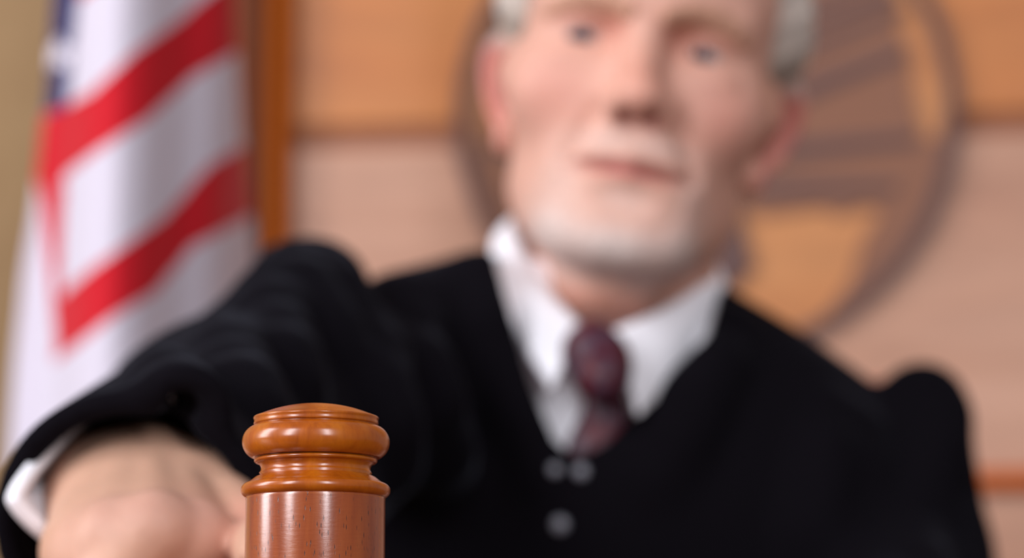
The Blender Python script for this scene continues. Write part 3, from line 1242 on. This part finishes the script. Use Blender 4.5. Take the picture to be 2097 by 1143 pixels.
ro = 512 / SPX
disc = [(ro * math.cos(2 * math.pi * k / 96), ro * math.sin(2 * math.pi * k / 96)) for k in range(96)]
plate('backing_disc', disc, -0.003, 0.0015, M['seal_wood'])
ring_plate('rim', ro - 25 / SPX, ro, 0, 360, -0.002, 0.010, M['seal_dark'])
wing_r = [seal_pt(*v) for v in [(1480, 420), (1560, 452), (1680, 436), (1712, 456), (1760, 436), (1800, 445), (1762, 505), (1735, 590), (1690, 650), (1668, 685),
                                (1760, 610), (1845, 520), (1905, 410), (1944, 290), (1935, 250), (1912, 300), (1884, 296), (1862, 200), (1858, 110), (1830, 60), (1835, 10), (1800, -110), (1720, -200), (1560, -240), (1480, -200)]]
wr = plate('wing', wing_r, -0.002, 0.006, M['seal'])
wing_l = [(-x - 0.01, z) for x, z in reversed(wing_r)]
wl = plate('wing', wing_l, -0.002, 0.006, M['seal'])
body_p = [seal_pt(*v) for v in [(1447, 640), (1540, 560), (1510, 430), (1490, 200), (1500, -60), (1470, -220), (1424, -220), (1395, -60), (1404, 200), (1384, 430), (1354, 560)]]
plate('eagle_body', body_p, -0.002, 0.008, M['seal_dark'])
# raised feather ridges across each wing
for sx in (1, -1):
    for (x0, y0, x1, y1, w) in ((1500, 250, 1850, 120, 26), (1500, 330, 1870, 300, 22), (1500, 395, 1830, 400, 20), (1500, 90, 1820, -10, 26), (1500, 170, 1850, 30, 20)):
        a, b = seal_pt(x0, y0 + w), seal_pt(x1, y1 + w / 2)
        c, d = seal_pt(x1, y1 - w / 2), seal_pt(x0, y0 - w)
        pl = [(sx * p[0] - (0.01 if sx < 0 else 0), p[1]) for p in (a, b, c, d)]
        f = plate('feather', pl, 0.005, 0.0085, M['seal_dark'])
        f.parent = wr if sx == 1 else wl

# ------------------------------------------------------------------ flag
FD = 2.36


def flag_x(u, y):
    """left and right edges of the hanging cloth at photograph row y"""
    lx = np.interp(y, [-700, 0, 200, 250, 330, 400, 560, 750, 900, 1500], [150, 112, 100, 88, 80, 72, 48, 30, 20, 0])
    rx = np.interp(y, [-700, 0, 120, 270, 330, 450, 520, 900, 1500], [400, 478, 484, 492, 502, 514, 520, 540, 560])
    return lx + (rx - lx) * u


STRIPES = [
    ([90, 142, 189, 275, 378, 410, 520], [236, 214, 189, 105, 31, 0, -80]),
    ([90, 118, 142, 205, 299, 394, 472, 520], [440, 396, 354, 307, 244, 157, 112, 90]),
    ([90, 126, 189, 252, 339, 425, 496, 540], [640, 606, 551, 504, 441, 339, 299, 280]),
    ([90, 110, 157, 236, 315, 394, 512, 560], [770, 744, 709, 646, 598, 504, 441, 420]),
]


def flag_colour(x, y):
    W_, RD, BLU = lin((212, 205, 218)), lin((198, 24, 38)), lin((38, 42, 92))
    # canton on the upper left strip
    cb = np.interp(y, [-700, 0, 100, 220], [330, 162, 152, 140])
    if y < 226 + (x - 120) * -0.25 and x < cb:
        for (sx, sy) in STARS:
            dx, dy = x - sx, y - sy
            r = math.hypot(dx, dy)
            a = math.atan2(dx, -dy)
            k = (a % (2 * math.pi / 5)) - math.pi / 5
            rr = 34 * 0.5 / math.cos(math.pi / 5 - abs(k)) if False else 34 * (0.45 + 0.55 * (abs(k) / (math.pi / 5)) ** 1.2)
            if r < rr: return W_
        return BLU
    # folded-back strip on the left
    if y > 236 and x < np.interp(y, [236, 330, 400, 560, 700, 760], [60, 66, 84, 104, 116, 110]):
        return W_
    if 380 < y < 640 and x < np.interp(y, [380, 480, 640], [136, 128, 124]):
        return RD
    n = 0
    for xs, ys in STRIPES:
        if y > np.interp(x, xs, ys): n += 1
    if n == 0:
        # higher stripes repeat up the cloth
        yy = np.interp(x, STRIPES[0][0], STRIPES[0][1]) - y
        return RD if int(yy // 205) % 2 == 1 else W_
    if n == 4:
        yy = y - np.interp(x, STRIPES[3][0], STRIPES[3][1])
        return RD if int(yy // 215) % 2 == 1 else W_
    return RD if n in (1, 3) else W_


STARS = [(122, 112), (150, -70), (205, -190), (160, -260), (250, -340), (190, -450)]
FOLD_X = [0, 60, 105, 150, 205, 255, 310, 350, 385, 415, 450, 485, 520, 560]
FOLD_D = [0.060, 0.030, 0.046, -0.014, -0.038, -0.040, -0.022, 0.002, 0.018, 0.020, 0.036, 0.080, 0.145, 0.19]
nu, nv_ = 150, 560
Y0, Y1 = -640, 1330
verts, cols, faces = [], [], []
for j in range(nv_ + 1):
    y = Y0 + (Y1 - Y0) * j / nv_
    for i in range(nu + 1):
        x = float(flag_x(i / nu, y))
        xs = x + (y - 500) * 0.03
        # smooth folds
        w = [np.interp(xs + o, FOLD_X, FOLD_D) for o in (-32, -16, 0, 16, 32)]
        dd = sum(w) / 5 * np.interp(y, [-640, 0, 900], [0.6, 1.0, 1.15])
        verts.append(P(x, y, FD + dd))
        cols.append(flag_colour(x, y))
for j in range(nv_):
    for i in range(nu):
        a = j * (nu + 1) + i
        faces.append((a, a + 1, a + nu + 2, a + nu + 1))
pole_xy = P(330, 500, FD + 0.14)
flag = empty('flag', (pole_xy[0], pole_xy[1], 0.0))
tag(flag, 'red, white and blue striped flag hanging in folds beside the panelled wall', 'flag')
fme = mesh_from('cloth', verts, faces)
paint(fme, np.array(cols))
cl = obj('cloth', fme, M['flag'], flag)
md = cl.modifiers.new('thick', 'SOLIDIFY'); md.thickness = 0.002; md.offset = 0
T = Matrix.Translation((pole_xy[0], pole_xy[1], 0))
obj('pole', lathe('pole', [(0.0, 0.02), (0.011, 0.02), (0.011, 1.62), (0.0, 1.62)], 24, T), M['wood_trim'], flag)
obj('base', lathe('base', [(0.0, 0.0), (0.12, 0.0), (0.12, 0.02), (0.09, 0.035), (0.03, 0.05), (0.018, 0.09), (0.0, 0.09)], 48, T), M['brass'], flag)
obj('finial', lathe('finial', [(0.0, 1.61), (0.014, 1.61), (0.009, 1.63), (0.022, 1.66), (0.016, 1.69), (0.0, 1.73)], 24, T), M['brass'], flag)

# ------------------------------------------------------------------ bench, sounding block and chair (all below the frame)
bench = empty('judge_bench', (0.1, 1.30, 0.0))
tag(bench, "wooden judge's bench under the gavel and sound block", 'bench')
obj('worktop', box_mesh('worktop', (-0.9, 1.02, DESK_Z - 0.035), (1.1, 1.66, DESK_Z), 0.006), M['bench'], bench)
obj('front_panel', box_mesh('front_panel', (-0.86, 1.06, 0.0), (1.06, 1.09, DESK_Z - 0.035)), M['bench'], bench)
for x in (-0.86, 1.03):
    obj('side_panel', box_mesh('side_panel', (x, 1.09, 0.0), (x + 0.03, 1.60, DESK_Z - 0.035)), M['bench'], bench)
bz = DESK_Z
blk = obj('sound_block', lathe('sound_block', [(0.0, 0.0), (0.046, 0.0), (0.047, 0.004), (0.044, 0.009), (0.046, 0.014), (0.045, 0.022), (0.040, 0.027), (0.036, 0.028), (0.0, 0.028)], 96), M['lacquer'])
blk.location = (gj[0], gj[1], bz)
tag(blk, 'round turned wooden sound block standing under the gavel', 'sound block')
sx_, sy_ = DS['belly'][0], DS['belly'][1]
chair = empty('chair', (sx_, sy_, 0.0))
tag(chair, 'black leather chair the judge sits on', 'chair')
obj('seat', box_mesh('seat', (sx_ - 0.24, sy_ - 0.22, 0.38), (sx_ + 0.24, sy_ + 0.20, 0.462), 0.03, 4), M['leather'], chair)
obj('column', lathe('column', [(0.0, 0.05), (0.03, 0.05), (0.03, 0.38), (0.0, 0.38)], 24, Matrix.Translation((sx_, sy_, 0))), M['leather'], chair)
obj('base', lathe('base', [(0.0, 0.0), (0.24, 0.0), (0.24, 0.02), (0.05, 0.06), (0.0, 0.06)], 40, Matrix.Translation((sx_, sy_, 0))), M['leather'], chair)

# ------------------------------------------------------------------ light
w = bpy.data.worlds.new('world')
scene.world = w
w.use_nodes = True
w.node_tree.nodes['Background'].inputs['Color'].default_value = (1.0, 0.96, 0.98, 1)
w.node_tree.nodes['Background'].inputs['Strength'].default_value = 0.19


def area(name, az, el, dist, sx, sy, power, col=(1, 1, 1), target=None):
    """window-sized lamp; az degrees to the right of the lens as seen from the gavel"""
    t = Vector(target if target is not None else gj)
    d = Vector((math.sin(R(az)) * math.cos(R(el)), -math.cos(R(az)) * math.cos(R(el)), math.sin(R(el))))
    ld = bpy.data.lights.new(name, 'AREA')
    ld.shape = 'RECTANGLE'
    ld.size, ld.size_y = sx, sy
    ld.energy = power
    ld.color = col
    o = bpy.data.objects.new(name, ld)
    COL.objects.link(o)
    o.location = t + d * dist
    o.rotation_euler = (-d).to_track_quat('-Z', 'Y').to_euler()
    return o


area('window_light_side', -86, 22, 3.6, 1.0, 2.6, 92, (0.99, 0.98, 1.03))
area('window_light_key', -40, 23, 4.4, 0.8, 3.0, 136, (0.99, 0.98, 1.03))
area('window_light_front', 21, 22, 4.4, 0.5, 2.9, 90, (0.99, 0.98, 1.03))

vs = scene.view_settings
vs.view_transform = 'Standard'
vs.look = 'None'
vs.exposure = 0.14
vs.gamma = 1.0
vs.use_curve_mapping = False
